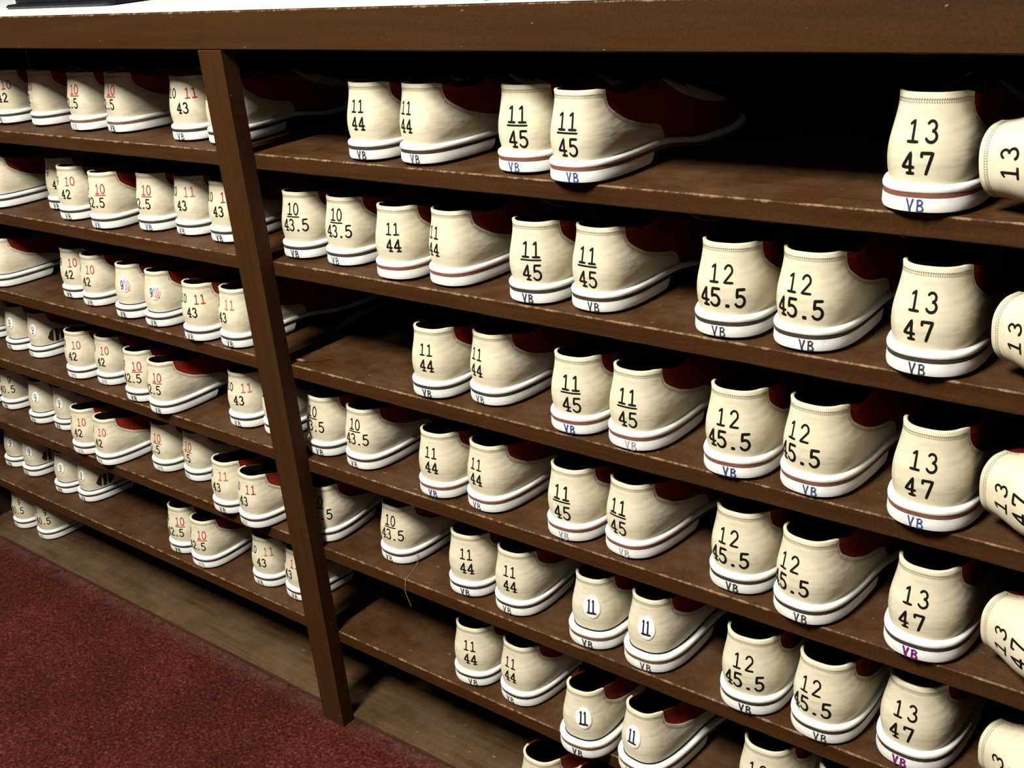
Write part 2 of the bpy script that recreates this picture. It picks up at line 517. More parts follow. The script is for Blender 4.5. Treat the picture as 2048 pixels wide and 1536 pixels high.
def resample(P, step):
    P = np.array(P, float)
    d = np.concatenate([[0], np.cumsum(np.hypot(*np.diff(P, axis=0).T))])
    keep = set()
    ts = []
    for a, c in zip(d[:-1], d[1:]):
        n = max(1, int(math.ceil((c - a) / step)))
        ts += list(np.linspace(a, c, n, endpoint=False))
    ts.append(d[-1])
    return np.stack([np.interp(ts, d, P[:, 0]), np.interp(ts, d, P[:, 1])], -1)
def ribbon(mb, P, w, fn, mat, cap=True):
    """stroke polyline P (2-D metres) of width w; fn maps an n x 2 array to surface points"""
    P = resample(P, 0.0011)
    if len(P) < 2:
        return
    t = np.gradient(P, axis=0)
    t /= (np.linalg.norm(t, axis=1, keepdims=True) + 1e-12)
    closed = np.linalg.norm(P[0] - P[-1]) < 1e-6
    if cap and not closed:
        P = P.copy()
        P[0] -= t[0] * w * 0.4
        P[-1] += t[-1] * w * 0.4
    n = np.stack([-t[:, 1], t[:, 0]], -1) * w / 2
    wd = np.ones(len(P))
    if not closed:
        wd[0] = wd[-1] = 0.75
    mb.grid([fn(P - n * wd[:, None]), fn(P + n * wd[:, None])], mat)
def text(mb, s, cx, cz, h, adv, w, fn, mat, wide=1.0, under=None):
    x = cx - adv * len(s) / 2
    for ch in s:
        for st in G[ch]:
            P = [(x + (adv - h * .82 * .8 * wide) / 2 + p[0] * h * .82 * wide, cz - h / 2 + p[1] * h) for p in st]
            ribbon(mb, P, w * (1.35 if ch == '.' else 1), fn, mat)
        x += adv
    if under is not None:
        ribbon(mb, [(cx - adv * len(s) / 2 + .001, cz - h / 2 - under), (cx + adv * len(s) / 2 - .001, cz - h / 2 - under)], w * .8, fn, mat)

# printed sizes: (text, centre x, centre z above the sole, height, advance, stroke, colour slot 1 black 2 red, underline gap)
PR = {
 '44': [('11', 0, .0410, .0130, .0112, .0015, 1, None), ('44', 0.001, .0225, .0135, .0112, .0019, 1, None)],
 '45': [('11', 0, .0385, .0150, .0130, .0020, 1, .0030), ('45', 0.001, .0150, .0155, .0130, .0020, 1, None)],
 '43.5': [('10', -.003, .0450, .0140, .0115, .0016, 1, .0028), ('43.5', 0, .0250, .0140, .0105, .0016, 1, None)],
 '45.5': [('12', 0, .0395, .0150, .0145, .0019, 1, None), ('45.5', 0.001, .0185, .0155, .0120, .0023, 1, None)],
 '47': [('13', 0.002, .0395, .0145, .0150, .0017, 1, None), ('47', 0, .0175, .0145, .0145, .0021, 1, None)],
 '42': [('9', -.026, .0430, .0125, .0110, .0014, 1, None), ('10', .0075, .0430, .0130, .0110, .0014, 2, None), ('42', -.003, .0235, .0130, .0110, .0017, 1, None)],
 '42.5': [('9', -.027, .0420, .0125, .0110, .0014, 1, .0026), ('10', .0075, .0420, .0135, .0110, .0015, 2, .0026), ('42.5', -.0065, .0220, .0135, .0105, .0016, 1, None)],
 '43': [('10', -.0235, .0440, .0120, .0105, .0014, 1, None), ('11', .013, .0440, .0130, .0115, .0015, 2, None), ('43', -.003, .0250, .0130, .0112, .0017, 1, None)],
 '9': [('8', -.022, .0440, .0120, .0110, .0014, 1, None), ('9', .010, .0440, .0120, .0110, .0014, 1, None), ('40.5', 0, .0250, .0135, .0105, .0016, 1, None)],
}
HU = 0.0655
def on_upper(side, off):
    return lambda P: upper(P[:, 0], P[:, 1] / HU, np.full(len(P), off), side)

CACHE = {}
def cached(fn):
    def g(*a):
        k = (fn.__name__, a)
        if k not in CACHE:
            CACHE[k] = fn(*a)
        return CACHE[k]
    return g

OFF = 0.0012
@cached
def counter_mesh(ty, side, red, shift):
    mb = MB()
    sR = np.concatenate([np.linspace(0, s_of_y(.0292), 15), [s_of_y(v) for v in (.0300, .0303, .0306, .0311, .0316, .0325, .0335, .035, .037, .040, .043, .047, .052, .058, .065, .072, .080, .088, .095, .102, .108, .112, .116, .119, .121, .123, .1245, .1251, .1255, .12575)]])
    s = np.concatenate([-sR[:0:-1], sR])
    tb = tbound(s)
    rows = []
    for tau in np.linspace(0, 1, 15):
        rows.append(upper(s, tb * tau, np.full(len(s), OFF), side))
    rows.append(upper(s, tb + .010, np.full(len(s), OFF * .45), side))
    rows.append(upper(s, tb + .012, np.full(len(s), -.0006), side))
    rows.append(upper(s, tb + .006, np.full(len(s), -.0019), side))
    rows.append(upper(s, tb - .030, np.full(len(s), -.0022), side))
    mb.grid(rows, 0)
    if ty in PR:
        for t_, cx, cz, h, adv, w, mt, un in PR[ty]:
            text(mb, t_, cx + shift * .001, cz, h, adv, w * (1.27 if w < .0018 else 1.12), on_upper(side, OFF + .00022), mt, under=un)
    if ty == '9c':
        # dark oval crest with pale slanted bars, on the outer side
        fn = on_upper(side, OFF + .0002)
        for sg in (1, -1):
            c0, cz = sg * .064, .0205
            for x0, x1 in ((-.0188, -.0080), (-.0045, .0030), (.0068, .0188)):
                P0, P1 = [], []
                for x in np.linspace(x0, x1, 8):
                    hh = .0130 * math.sqrt(max(0, 1 - (x / .0190) ** 2))
                    P0.append((c0 + x - .0016, cz - hh)); P1.append((c0 + x + .0016, cz + hh))
                mb.grid([fn(np.array(P0) * (1 - t) + np.array(P1) * t) for t in np.linspace(0, 1, 7)], 3)
    return mb.mesh('heel_counter', [M['cream'], M['num_k'], M[red], M['crest']], True, 50)

@cached
def stitch_mesh(side):
    mb = MB()
    fn = on_upper(side, OFF + .00025)
    smax = s_of_y(.0288)
    for tt, ln, sl in ((.938, .0014, .010), (.905, .0014, -.010)):
        for s in np.arange(-smax, smax, .0022):
            ribbon(mb, [(s - ln / 2, (tt - sl) * HU), (s + ln / 2, (tt + sl) * HU)], .0010, fn, 0, False)
    for sg in (1, -1):
        for y in np.concatenate([np.linspace(.0303, .0325, 5), np.arange(.035, .121, .0022)]):
            s = s_of_y(y) * sg
            tb = tbound(np.array([s]))[0]
            if tb < .12:
                continue
            a = (s - sg * .0018, (tb - .022) * HU); b_ = (s - sg * .0040, (tb - .058) * HU)
            ribbon(mb, [a, b_], .0008, fn, 1, False)
    return mb.mesh('stitching', [M['stitch'], M['stitch_p']], True)

@cached
def disc_mesh(kind, side, shift):
    mb = MB()
    cz = .0335 if kind == '11d' else .0350
    cx = 0.0 if kind == '11d' else (-.004 if kind != '910d' else -.002)
    cx += shift * .001
    rx, rz = (.0125, .0135) if kind == '11d' else ((.0125, .0115) if kind == '910d' else (.0105, .0110))
    def ring(k, off, n=28):
        P = np.array([(cx + rx * k * math.cos(a), cz + rz * k * math.sin(a)) for a in np.linspace(0, 2 * math.pi, n, endpoint=False)])
        return on_upper(side, off)(P)
    L = [ring(1.0, OFF - .0003), ring(1.0, OFF + .0006), ring(.95, OFF + .0010), ring(.75, OFF + .0010), ring(.5, OFF + .0010), ring(.25, OFF + .0010), ring(.02, OFF + .0010)]
    mb.loops(L, 0, False, True)
    fn = on_upper(side, OFF + .0013)
    if kind == '11d':
        text(mb, 'II', cx - .0003, cz + .001, .0150, .0062, .0022, fn, 1, wide=.55, under=-.0002)
        ribbon(mb, [(cx - .0060, cz - .0070), (cx + .0058, cz - .0070)], .0018, fn, 1)
    elif kind == '910d':
        text(mb, '9', cx - .0065, cz, .0125, .0075, .0019, fn, 1, wide=.7)
        text(mb, '/', cx - .0012, cz, .0135, .0045, .0012, fn, 1, wide=.5)
        text(mb, '10', cx + .0055, cz + .0005, .0120, .0050, .0014, fn, 2, wide=.55, under=.0016)
    else:
        text(mb, '9', cx + .0005, cz + .0005, .0120, .0080, .0014, fn, 3, wide=.8, under=.0012)
    return mb.mesh('number_disc', [M['disc'], M['navy'], M['pink'], M['crest']], True, 45)

def ring_cols(y1=None):
    if y1 is None:
        return np.concatenate([np.linspace(-LT, 0, 64, endpoint=False), np.linspace(0, LT, 64, endpoint=False)])
    a = s_of_y(y1)
    return np.linspace(-a, a, 61)
def sole_ring(s, off, z, side):
    x, y, nx, ny = base(s)
    X = x + nx * off; Y = y + ny * off
    return np.stack([X + swing(Y, side), Y, z(y) if callable(z) else np.full(len(s), z)], -1)
def drop(z):
    """sole layer height falling from the heel to the forefoot, with a little toe spring"""
    return lambda y: z - .0108 * sm((y - .110) / .085) + .003 * sm((y - .245) / .056)

@cached
def block_mesh(ink, var, side):
    mb = MB()
    s = ring_cols(.097)
    L = []
    for off, z, ey in ((-.0016, .0030, -.007), (-.0002, .0036, -.006), (.0004, .0060, -.002), (.0002, .0100, .001), (-.0002, .0139, .003)):
        r = sole_ring(s, off, z, side)
        k = np.clip((r[:, 1] - .068) / .029, 0, 1)
        r[:, 1] += k * ey
        # hollow breast (front face) of the heel
        n = 9
        br = [(r[-1, 0] + (r[0, 0] - r[-1, 0]) * q, r[-1, 1] - .006 * math.sin(math.pi * q), z) for q in np.linspace(0, 1, n + 2)[1:-1]]
        L.append([tuple(p) for p in r] + br)
    mb.loops(L)
    if ink != 'n':
        def fn(P):
            x, y, nx, ny = base(P[:, 0])
            o = .00055
            return np.stack([x + nx * o + swing(y, side), y + ny * o, P[:, 1]], -1)
        sh = (.003, .008, -.001)[var]
        wv = (.0016, .0013, .0012)[var] if ink != 'p' else .0018
        text(mb, 'V', sh - .0033, .0088, .0090, .0072, wv, fn, 1, wide=.85)
        text(mb, 'B', sh + .0037, .0084, .0088, .0072, wv, fn, 1, wide=.95)
    mats = {'k': 'ink_k', 'b': 'ink_b', 'p': 'ink_p', 'f': 'ink_f', 'n': 'ink_k'}
    return mb.mesh('heel_block', [M['white'], M[mats[ink]]], True, 40)

@cached
def stripe_mesh(kind, side):
    mb = MB()
    s = ring_cols()
    L = [[tuple(p) for p in sole_ring(s, o, drop(z), side)] for o, z in ((-.0030, .0136), (-.0003, .0137), (-.0002, .0175), (-.003, .0176))]
    mb.loops(L)
    return mb.mesh('sole_stripe', [M['stripe_' + kind]], True, 40)

@cached
def welt_mesh(side):
    mb = MB()
    s = ring_cols()
    L = [[tuple(p) for p in sole_ring(s, o, drop(z), side)] for o, z in ((-.006, .0175), (-.0003, .0175), (.0003, .0182), (.0004, .0205), (-.0002, .0220), (-.0014, .0229), (-.0050, .0232), (-.0115, .0226))]
    mb.loops(L, 0, False, False)
    return mb.mesh('welt', [M['white']], True, 60)

@cached
def outsole_mesh(side):
    mb = MB()
    s = ring_cols(.089)
    L = []
    for off, z in ((-.0050, .0), (-.0042, .0004), (-.0030, .0032)):
        r = sole_ring(s, off, z, side)
        L.append([tuple(p) for p in r])
    mb.loops(L)
    s = ring_cols()
    keep = lambda y: 1
    def zf(z):
        d = drop(z)
        return lambda y: np.maximum(d(y), .0)
    # forefoot sole: from the arch to the toe, touching the shelf under the ball
    a = s_of_y(.116)
    sf = np.concatenate([np.linspace(a, LT, 40), np.linspace(-LT, -a, 40)[1:]])
    top = sole_ring(sf, -.0012, drop(.0146), side)
    bot = sole_ring(sf, -.0030, 0.0, side)
    spring = .0045 * sm((bot[:, 1] - .240) / .061) + .006 * sm((.146 - bot[:, 1]) / .03)
    bot[:, 2] = np.minimum(spring, top[:, 2] - .0008)
    mb.loops([[tuple(p) for p in bot], [tuple(p) for p in top]])
    return mb.mesh('outsole', [M['rubber']], True, 40)

@cached
def quarter_mesh(side):
    mb = MB()
    for sg in (1, -1):
        s = cols(.025, .300, .004) * sg
        rows = [upper(s, np.full(len(s), t), np.zeros(len(s)), side) for t in np.linspace(0, 1, 17)]
        y = np.interp(np.abs(s), HS, HO[:, 1])
        k = 1 - sm((y - .13) / .03)
        rows.append(upper(s, np.full(len(s), 1.0) + .008 * k, -.0012 * k, side))
        rows.append(upper(s, np.full(len(s), 1.0) - .02 * k, -.0022 * k, side))
        mb.grid(rows, 0, flip=sg < 0)
    # pale topline stitch
    for sg in (1, -1):
        fn = on_upper(side, .0003)
        for y in np.arange(.033, .125, .0026):
            s = s_of_y(y) * sg
            ribbon(mb, [(s, .925 * HU), (s + sg * .0014, .925 * HU)], .0005, fn, 1, False)
    return mb.mesh('quarter', [M['red'], M['stitch_p']], True, 60)

@cached
def vamp_mesh(side):
    mb = MB()
    TL = np.array([(.142, .97), (.148, .80), (.160, .62), (.175, .54), (.21, .48), (.25, .50), (.272, .60), (.283, .80), (.288, .97)])
    for sg in (1, -1):
        s = cols(.142, .288, .004) * sg
        y = np.interp(np.abs(s), HS, HO[:, 1])
        lo = np.interp(y, TL[:, 0], TL[:, 1])
        rows = [upper(s, lo, np.full(len(s), -.0004), side)]
        rows += [upper(s, lo + (1 - lo) * q, np.full(len(s), .0011), side) for q in np.linspace(0.01, 1, 9)]
        mb.grid(rows, 0, flip=sg < 0)
    return mb.mesh('vamp', [M['cream']], True, 60)

@cached
def lining_mesh(side):
    mb = MB()
    sR = cols(0, .150, .004)
    s = np.concatenate([-sR[:0:-1], sR])
    mb.grid([upper(s, np.full(len(s), t), np.full(len(s), -.0024), side) for t in np.linspace(.02, .985, 14)], 0, flip=True)
    return mb.mesh('lining', [M['black']], True, 60)

@cached
def insole_mesh(side):
    mb = MB()
    s = ring_cols()
    L = [[tuple(p) for p in sole_ring(s, -.006, drop(z), side)] for z in (.0215, .0245)]
    mb.loops(L)
    return mb.mesh('insole', [M['black']], True, 40)

@cached
def tongue_mesh(side):
    mb = MB()
    rows0, rows1 = [], []
    for q in np.linspace(0, 1, 9):
        y = .185 - .072 * q
        z = .0745 + .017 * q + .006 * math.sin(math.pi * q)
        w = .014 + .010 * q
        if q > .9:
            w *= .8
        r = [(w * u + float(swing(np.array(y), side)), y + .004 * u * u, z - .010 * u * u) for u in np.linspace(-1, 1, 9)]
        rows0.append(r)
        rows1.append([(a, b_ + .001, c - .003) for a, b_, c in r])
    loops = [r + rb_[::-1] for r, rb_ in zip(rows0, rows1)]
    mb.loops(loops)
    return mb.mesh('tongue', [M['black']], True, 50)

proto = {}
def shoe_parts(root, ty, side, ink, var, stripe, red, shift):
    link('outsole', outsole_mesh(side), root)
    link('heel_block', block_mesh(ink, var, side), root)
    link('sole_stripe', stripe_mesh(stripe, side), root)
    link('welt', welt_mesh(side), root)
    hc = link('heel_counter', counter_mesh('9c' if ty == '9c' else (ty if ty in PR else '-'), side, red, shift if ty in PR else 0), root)
    link('stitching', stitch_mesh(side), hc)
    if ty in ('11d', '910d', '9d', '9c'):
        link('number_disc', disc_mesh('9d' if ty == '9c' else ty, side, shift), hc)
    link('quarter', quarter_mesh(side), root)
    link('vamp', vamp_mesh(side), root)
    link('lining', lining_mesh(side), root)
    link('insole', insole_mesh(side), root)
    link('tongue', tongue_mesh(side), root)
    return root

def copy_shoe(src, root):
    """same parts as an earlier shoe of the same kind, as objects of their own"""
    for ch in src.children:
        c = ch.copy()
        col.objects.link(c)
        c.parent = root
        for g in ch.children:
            d = g.copy()
            col.objects.link(d)
            d.parent = c

KS = {'9': .93, '9d': .93, '9c': .93, '910d': .95, '42': .94, '42.5': .95, '43': .955, '43.5': .965, '44': .98, '45': 1.0, '45.5': 1.03, '47': 1.07, '11d': 1.02}
MARK = {'9': '9 over 40.5', '9d': 'with a round 9 sticker', '9c': 'with a round 9 sticker and dark oval crest', '910d': 'with an oval 9/10 sticker',
        '42': 'marked red 10 over 42', '42.5': 'marked underlined red 10 over 42.5', '43': 'marked 10 and red 11 over 43',
        '43.5': 'marked underlined 10 over 43.5', '44': 'marked 11 over 44', '45': 'marked underlined 11 over 45',
        '45.5': 'marked 12 over 45.5', '47': 'marked 13 over 47', '11d': 'with a round 11 sticker'}
MARK['9'] = 'marked 9 over 40.5'
ROWN = ['top', 'second', 'third', 'fourth', 'fifth', 'sixth', 'bottom']

# bay, shelf, size mark, foot of the pair, x, y, yaw in degrees, pen ink, stripe, pen variant, print shift in mm, label
SHOES = [
 ('R', 0, '44', 'L', 0.2266, 0.0034, 1.7, 'k', 'd', 0, 0, 'cream shoe marked 11 over 44, left of pair, top shelf, right bay'),
 ('R', 0, '44', 'R', 0.3021, 0.0057, -6.4, 'k', 'd', 1, -5, 'cream shoe marked 11 over 44, right of pair, top shelf, right bay'),
 ('R', 0, '45', 'L', 0.4473, 0.0065, 3.7, 'b', 'r', 2, 4, 'cream shoe marked 11 over 45, left of pair, top shelf, right bay'),
 ('R', 0, '45', 'R', 0.5247, -0.0129, -2.0, 'b', 'r', 1, 2, 'cream shoe marked 11 over 45, right of pair, top shelf, right bay'),
 ('R', 0, '47', 'L', 0.8613, -0.0093, 2.2, 'b', 'r', 2, -2, 'cream shoe marked 13 over 47, standing upright, top shelf, right bay'),
 ('R', 1, '43.5', 'L', 0.0673, 0.0149, 3.8, 'k', 'd', 0, 8, 'cream shoe marked 10 over 43.5, left of pair, second shelf, right bay'),
 ('R', 1, '43.5', 'R', 0.1454, 0.0152, -0.6, 'k', 'd', 2, 8, 'cream shoe marked 10 over 43.5, right of pair, second shelf, right bay'),
 ('R', 1, '44', 'L', 0.2501, 0.0005, 4.1, 'n', 'r', 0, 9, 'cream shoe marked 11 over 44, left of pair, second shelf, right bay'),
 ('R', 1, '44', 'R', 0.3228, 0.008, -4.8, 'n', 'r', 1, -10, 'cream shoe marked 11 over 44, right of pair, second shelf, right bay'),
 ('R', 1, '45', 'L', 0.4514, -0.0, 3.7, 'k', 'd', 0, 8, 'cream shoe marked 11 over 45, left of pair, second shelf, right bay'),
 ('R', 1, '45', 'R', 0.5256, 0.0065, -2.0, 'k', 'd', 1, 0, 'cream shoe marked 11 over 45, right of pair, second shelf, right bay'),
 ('R', 1, '45.5', 'L', 0.6814, -0.0011, 6.2, 'k', 'd', 2, 0, 'cream shoe marked 12 over 45.5, left of pair, second shelf, right bay'),
 ('R', 1, '45.5', 'R', 0.7582, 0.0006, -0.6, 'k', 'd', 1, -2, 'cream shoe marked 12 over 45.5, right of pair, second shelf, right bay'),
 ('R', 1, '47', 'L', 0.8698, -0.0093, 1.4, 'k', 'd', 2, -3, 'cream shoe marked 13 over 47, standing upright, second shelf, right bay'),
 ('R', 2, '44', 'L', 0.2855, -0.0007, 3.3, 'k', 'd', 0, 4, 'cream shoe marked 11 over 44, left of pair, third shelf, right bay'),
 ('R', 2, '44', 'R', 0.3582, 0.0158, -5.1, 'k', 'd', 2, -7, 'cream shoe marked 11 over 44, right of pair, third shelf, right bay'),
 ('R', 2, '45', 'L', 0.4937, -0.0004, 3.2, 'b', 'r', 0, 5, 'cream shoe marked 11 over 45, left of pair, third shelf, right bay'),
 ('R', 2, '45', 'R', 0.5682, -0.0026, -2.0, 'f', 'r', 1, 3, 'cream shoe marked 11 over 45, right of pair, third shelf, right bay'),
 ('R', 2, '45.5', 'L', 0.6891, -0.0062, 4.6, 'b', 'r', 0, -1, 'cream shoe marked 12 over 45.5, left of pair, third shelf, right bay'),
 ('R', 2, '45.5', 'R', 0.7655, -0.0031, -3.9, 'b', 'r', 1, -8, 'cream shoe marked 12 over 45.5, right of pair, third shelf, right bay'),
 ('R', 2, '47', 'L', 0.8766, -0.0116, -0.1, 'b', 'r', 2, -1, 'cream shoe marked 13 over 47, standing upright, third shelf, right bay'),
 ('R', 3, '43.5', 'L', 0.0474, 0.012, -2.0, 'k', 'd', 1, 0, 'cream shoe marked 10 over 43.5, left of pair, fourth shelf, right bay'),
 ('R', 3, '43.5', 'R', 0.1261, 0.0101, -2.2, 'k', 'd', 2, 7, 'cream shoe marked 10 over 43.5, right of pair, fourth shelf, right bay'),
 ('R', 3, '44', 'L', 0.2711, 0.0017, 2.5, 'b', 'r', 0, 2, 'cream shoe marked 11 over 44, left of pair, fourth shelf, right bay'),
 ('R', 3, '44', 'R', 0.3439, 0.0052, -5.1, 'b', 'r', 2, -2, 'cream shoe marked 11 over 44, right of pair, fourth shelf, right bay'),
 ('R', 3, '45', 'L', 0.4726, 0.0015, -0.0, 'f', 'r', 0, 0, 'cream shoe marked 11 over 45, left of pair, fourth shelf, right bay'),
 ('R', 3, '45', 'R', 0.5468, 0.0058, -6.8, 'f', 'r', 1, -2, 'cream shoe marked 11 over 45, right of pair, fourth shelf, right bay'),
 ('R', 3, '45.5', 'L', 0.684, 0.0049, 0.6, 'k', 'd', 0, -4, 'cream shoe marked 12 over 45.5, left of pair, fourth shelf, right bay'),
 ('R', 3, '45.5', 'R', 0.7604, -0.0086, -5.7, 'k', 'd', 1, -9, 'cream shoe marked 12 over 45.5, right of pair, fourth shelf, right bay'),
 ('R', 3, '47', 'L', 0.8773, -0.0075, -0.7, 'p', 'd', 2, -3, 'cream shoe marked 13 over 47, standing upright, fourth shelf, right bay'),
 ('R', 4, '43.5', 'L', 0.0239, 0.0042, 6.2, 'k', 'd', 1, 12, 'cream shoe marked 10 over 43.5, left of pair, fifth shelf, right bay'),
 ('R', 4, '43.5', 'R', 0.1572, 0.0188, -2.2, 'k', 'd', 2, 7, 'cream shoe marked 10 over 43.5 with dangling thread, fifth shelf, right bay'),
 ('R', 4, '44', 'L', 0.2988, 0.0084, 8.0, 'k', 'd', 0, 7, 'cream shoe marked 11 over 44, left of pair, fifth shelf, right bay'),
 ('R', 4, '44', 'R', 0.3738, 0.0063, 1.3, 'k', 'd', 2, 4, 'cream shoe marked 11 over 44, right of pair, fifth shelf, right bay'),
 ('R', 4, '11d', 'L', 0.4952, 0.0007, 4.4, 'k', 'b', 0, 9, 'cream shoe with round 11 sticker, left of pair, fifth shelf, right bay'),
 ('R', 4, '11d', 'R', 0.5709, -0.0006, -1.6, 'k', 'b', 1, 8, 'cream shoe with round 11 sticker, right of pair, fifth shelf, right bay'),
 ('R', 4, '45.5', 'L', 0.7024, -0.0051, 5.4, 'k', 'd', 0, -1, 'cream shoe marked 12 over 45.5, left of pair, fifth shelf, right bay'),
 ('R', 4, '45.5', 'R', 0.7812, -0.0047, -0.9, 'k', 'd', 1, -6, 'cream shoe marked 12 over 45.5, right of pair, fifth shelf, right bay'),
 ('R', 4, '47', 'L', 0.8686, 0.0051, -3.1, 'p', 'd', 2, -2, 'cream shoe marked 13 over 47, standing upright, fifth shelf, right bay'),
 ('R', 5, '44', 'L', 0.2892, 0.0064, 7.3, 'k', 'd', 1, 5, 'cream shoe marked 11 over 44, left of pair, sixth shelf, right bay'),
 ('R', 5, '44', 'R', 0.3619, 0.0074, -4.3, 'k', 'd', 2, -1, 'cream shoe marked 11 over 44, right of pair, sixth shelf, right bay'),
 ('R', 5, '11d', 'L', 0.4895, -0.0275, 3.6, 'k', 'b', 0, 12, 'cream shoe with round 11 sticker, left of pair, sixth shelf, right bay'),
 ('R', 5, '11d', 'R', 0.5651, -0.0215, -6.4, 'k', 'b', 2, 0, 'cream shoe with round 11 sticker, right of pair, sixth shelf, right bay'),
 ('R', 5, '45.5', 'L', 0.7172, -0.0001, 3.0, 'k', 'd', 0, -3, 'cream shoe marked 12 over 45.5, left of pair, sixth shelf, right bay'),
 ('R', 5, '45.5', 'R', 0.7987, 0.0054, -3.0, 'k', 'd', 1, -3, 'cream shoe marked 12 over 45.5, right of pair, sixth shelf, right bay'),
 ('R', 6, '45', 'L', 0.4005, -0.0171, -0.8, 'k', 'd', 0, 0, 'cream shoe marked 11 over 45, left of pair, bottom shelf, right bay'),
 ('R', 6, '45', 'R', 0.4813, -0.0137, -3.0, 'k', 'd', 1, 2, 'cream shoe marked 11 over 45, right of pair, bottom shelf, right bay'),
 ('L', 0, '42', 'L', -0.6165, 0.0306, 8.0, 'k', 'd', 2, 17, 'cream shoe marked red 10 over 42, left of pair, top shelf, left bay'),
 ('L', 0, '42', 'R', -0.5259, 0.0374, -8.0, 'n', 'd', 1, -10, 'cream shoe marked red 10 over 42, right of pair, top shelf, left bay'),
 ('L', 0, '42.5', 'L', -0.3953, 0.0276, -1.5, 'f', 'b', 2, 1, 'cream shoe marked red 10 over 42.5, left of pair, top shelf, left bay'),
 ('L', 0, '42.5', 'R', -0.3107, 0.0338, -5.9, 'k', 'b', 0, 1, 'cream shoe marked red 10 over 42.5, right of pair, top shelf, left bay'),
 ('L', 0, '43', 'L', -0.1294, 0.0212, 7.8, 'k', 'd', 2, 12, 'cream shoe marked red 11 over 43, left of pair, top shelf, left bay'),
 ('L', 0, '43', 'R', -0.0499, 0.0194, 7.0, 'k', 'd', 0, 7, 'cream shoe marked red 11 over 43, right of pair, top shelf, left bay'),
 ('L', 1, '910d', 'R', -0.683, 0.0097, -3.0, 'n', 'd', 1, 16, 'cream shoe with plain side showing, leftmost, second shelf, left bay'),
 ('L', 1, '42', 'L', -0.5439, 0.0464, 8.0, 'k', 'd', 0, 16, 'cream shoe marked red 10 over 42, left of pair, second shelf, left bay'),
 ('L', 1, '42', 'R', -0.4594, 0.013, 1.0, 'k', 'd', 1, 14, 'cream shoe marked red 10 over 42, right of pair, second shelf, left bay'),
 ('L', 1, '42.5', 'L', -0.3497, 0.0003, 4.9, 'b', 'd', 2, 7, 'cream shoe marked red 10 over 42.5, left of pair, second shelf, left bay'),
 ('L', 1, '42.5', 'R', -0.263, 0.0226, 1.9, 'b', 'd', 1, 4, 'cream shoe marked red 10 over 42.5, right of pair, second shelf, left bay'),
 ('L', 1, '43', 'L', -0.1833, 0.0294, -0.8, 'k', 'd', 2, 9, 'cream shoe marked red 11 over 43, left of pair, second shelf, left bay'),
 ('L', 1, '43', 'R', -0.0987, 0.0256, 1.0, 'k', 'd', 0, 10, 'cream shoe marked red 11 over 43, right of pair, second shelf, left bay'),
 ('L', 2, '910d', 'R', -0.7341, 0.0037, -3.0, 'n', 'd', 2, 16, 'cream shoe with oval 9/10 sticker, leftmost of three, third shelf, left bay'),
 ('L', 2, '42', 'L', -0.5345, 0.0264, 3.0, 'k', 'd', 0, 13, 'cream shoe marked red 10 over 42, left of pair, third shelf, left bay'),
 ('L', 2, '42', 'R', -0.4647, 0.0177, -2.2, 'k', 'd', 1, 10, 'cream shoe marked red 10 over 42, right of pair, third shelf, left bay'),
 ('L', 2, '910d', 'L', -0.3519, 0.0065, 1.8, 'k', 'd', 0, 16, 'cream shoe with oval 9/10 sticker, middle of three, third shelf, left bay'),
 ('L', 2, '910d', 'R', -0.2738, 0.0037, -1.8, 'k', 'd', 1, 18, 'cream shoe with oval 9/10 sticker, rightmost of three, third shelf, left bay'),
 ('L', 2, '43', 'L', -0.1604, -0.0075, 1.4, 'k', 'd', 2, 12, 'cream shoe marked red 11 over 43, left of pair, third shelf, left bay'),
 ('L', 2, '43', 'R', -0.0895, -0.0002, -4.6, 'k', 'd', 1, 0, 'cream shoe marked red 11 over 43, right of pair, third shelf, left bay'),
 ('L', 3, '9d', 'L', -0.9118, 0.0469, 3.0, 'k', 'd', 2, 17, 'cream shoe with round 9 sticker, left of pair, fourth shelf, left bay'),
 ('L', 3, '9d', 'R', -0.8026, 0.0318, -4.9, 'k', 'd', 0, 16, 'cream shoe with round 9 sticker, right of pair, fourth shelf, left bay'),
 ('L', 3, '9c', 'R', -0.7213, 0.0306, -2.7, 'f', 'd', 2, 16, 'cream shoe with 9 sticker and dark crest, beside another 9, fourth shelf, left bay'),
 ('L', 3, '42', 'L', -0.5525, 0.0075, 3.8, 'f', 'd', 0, 12, 'cream shoe marked red 10 over 42, left of pair, fourth shelf, left bay'),
 ('L', 3, '42', 'R', -0.4792, 0.0166, -1.4, 'f', 'd', 1, 10, 'cream shoe marked red 10 over 42, right of pair, fourth shelf, left bay'),
 ('L', 3, '42.5', 'L', -0.3646, -0.0012, 5.7, 'k', 'd', 0, 10, 'cream shoe marked red 10 over 42.5, left of pair, fourth shelf, left bay'),
 ('L', 3, '42.5', 'R', -0.2899, -0.0122, -1.9, 'k', 'd', 1, 6, 'cream shoe marked red 10 over 42.5, right of pair, fourth shelf, left bay'),
 ('L', 3, '43', 'L', -0.1275, 0.0185, 6.5, 'k', 'd', 2, 10, 'cream shoe marked red 11 over 43, left of pair, fourth shelf, left bay'),
 ('L', 3, '43', 'R', -0.0566, 0.0243, 5.9, 'k', 'd', 1, 7, 'cream shoe marked red 11 over 43, right of pair, fourth shelf, left bay'),
 ('L', 4, '9', 'L', -0.9678, 0.0242, 3.0, 'k', 'd', 2, 10, 'cream shoe marked 9 over 40.5, left of pair, fifth shelf, left bay'),
 ('L', 4, '9', 'R', -0.894, 0.0346, 0.2, 'k', 'd', 0, 14, 'cream shoe marked 9 over 40.5, right of pair, fifth shelf, left bay'),
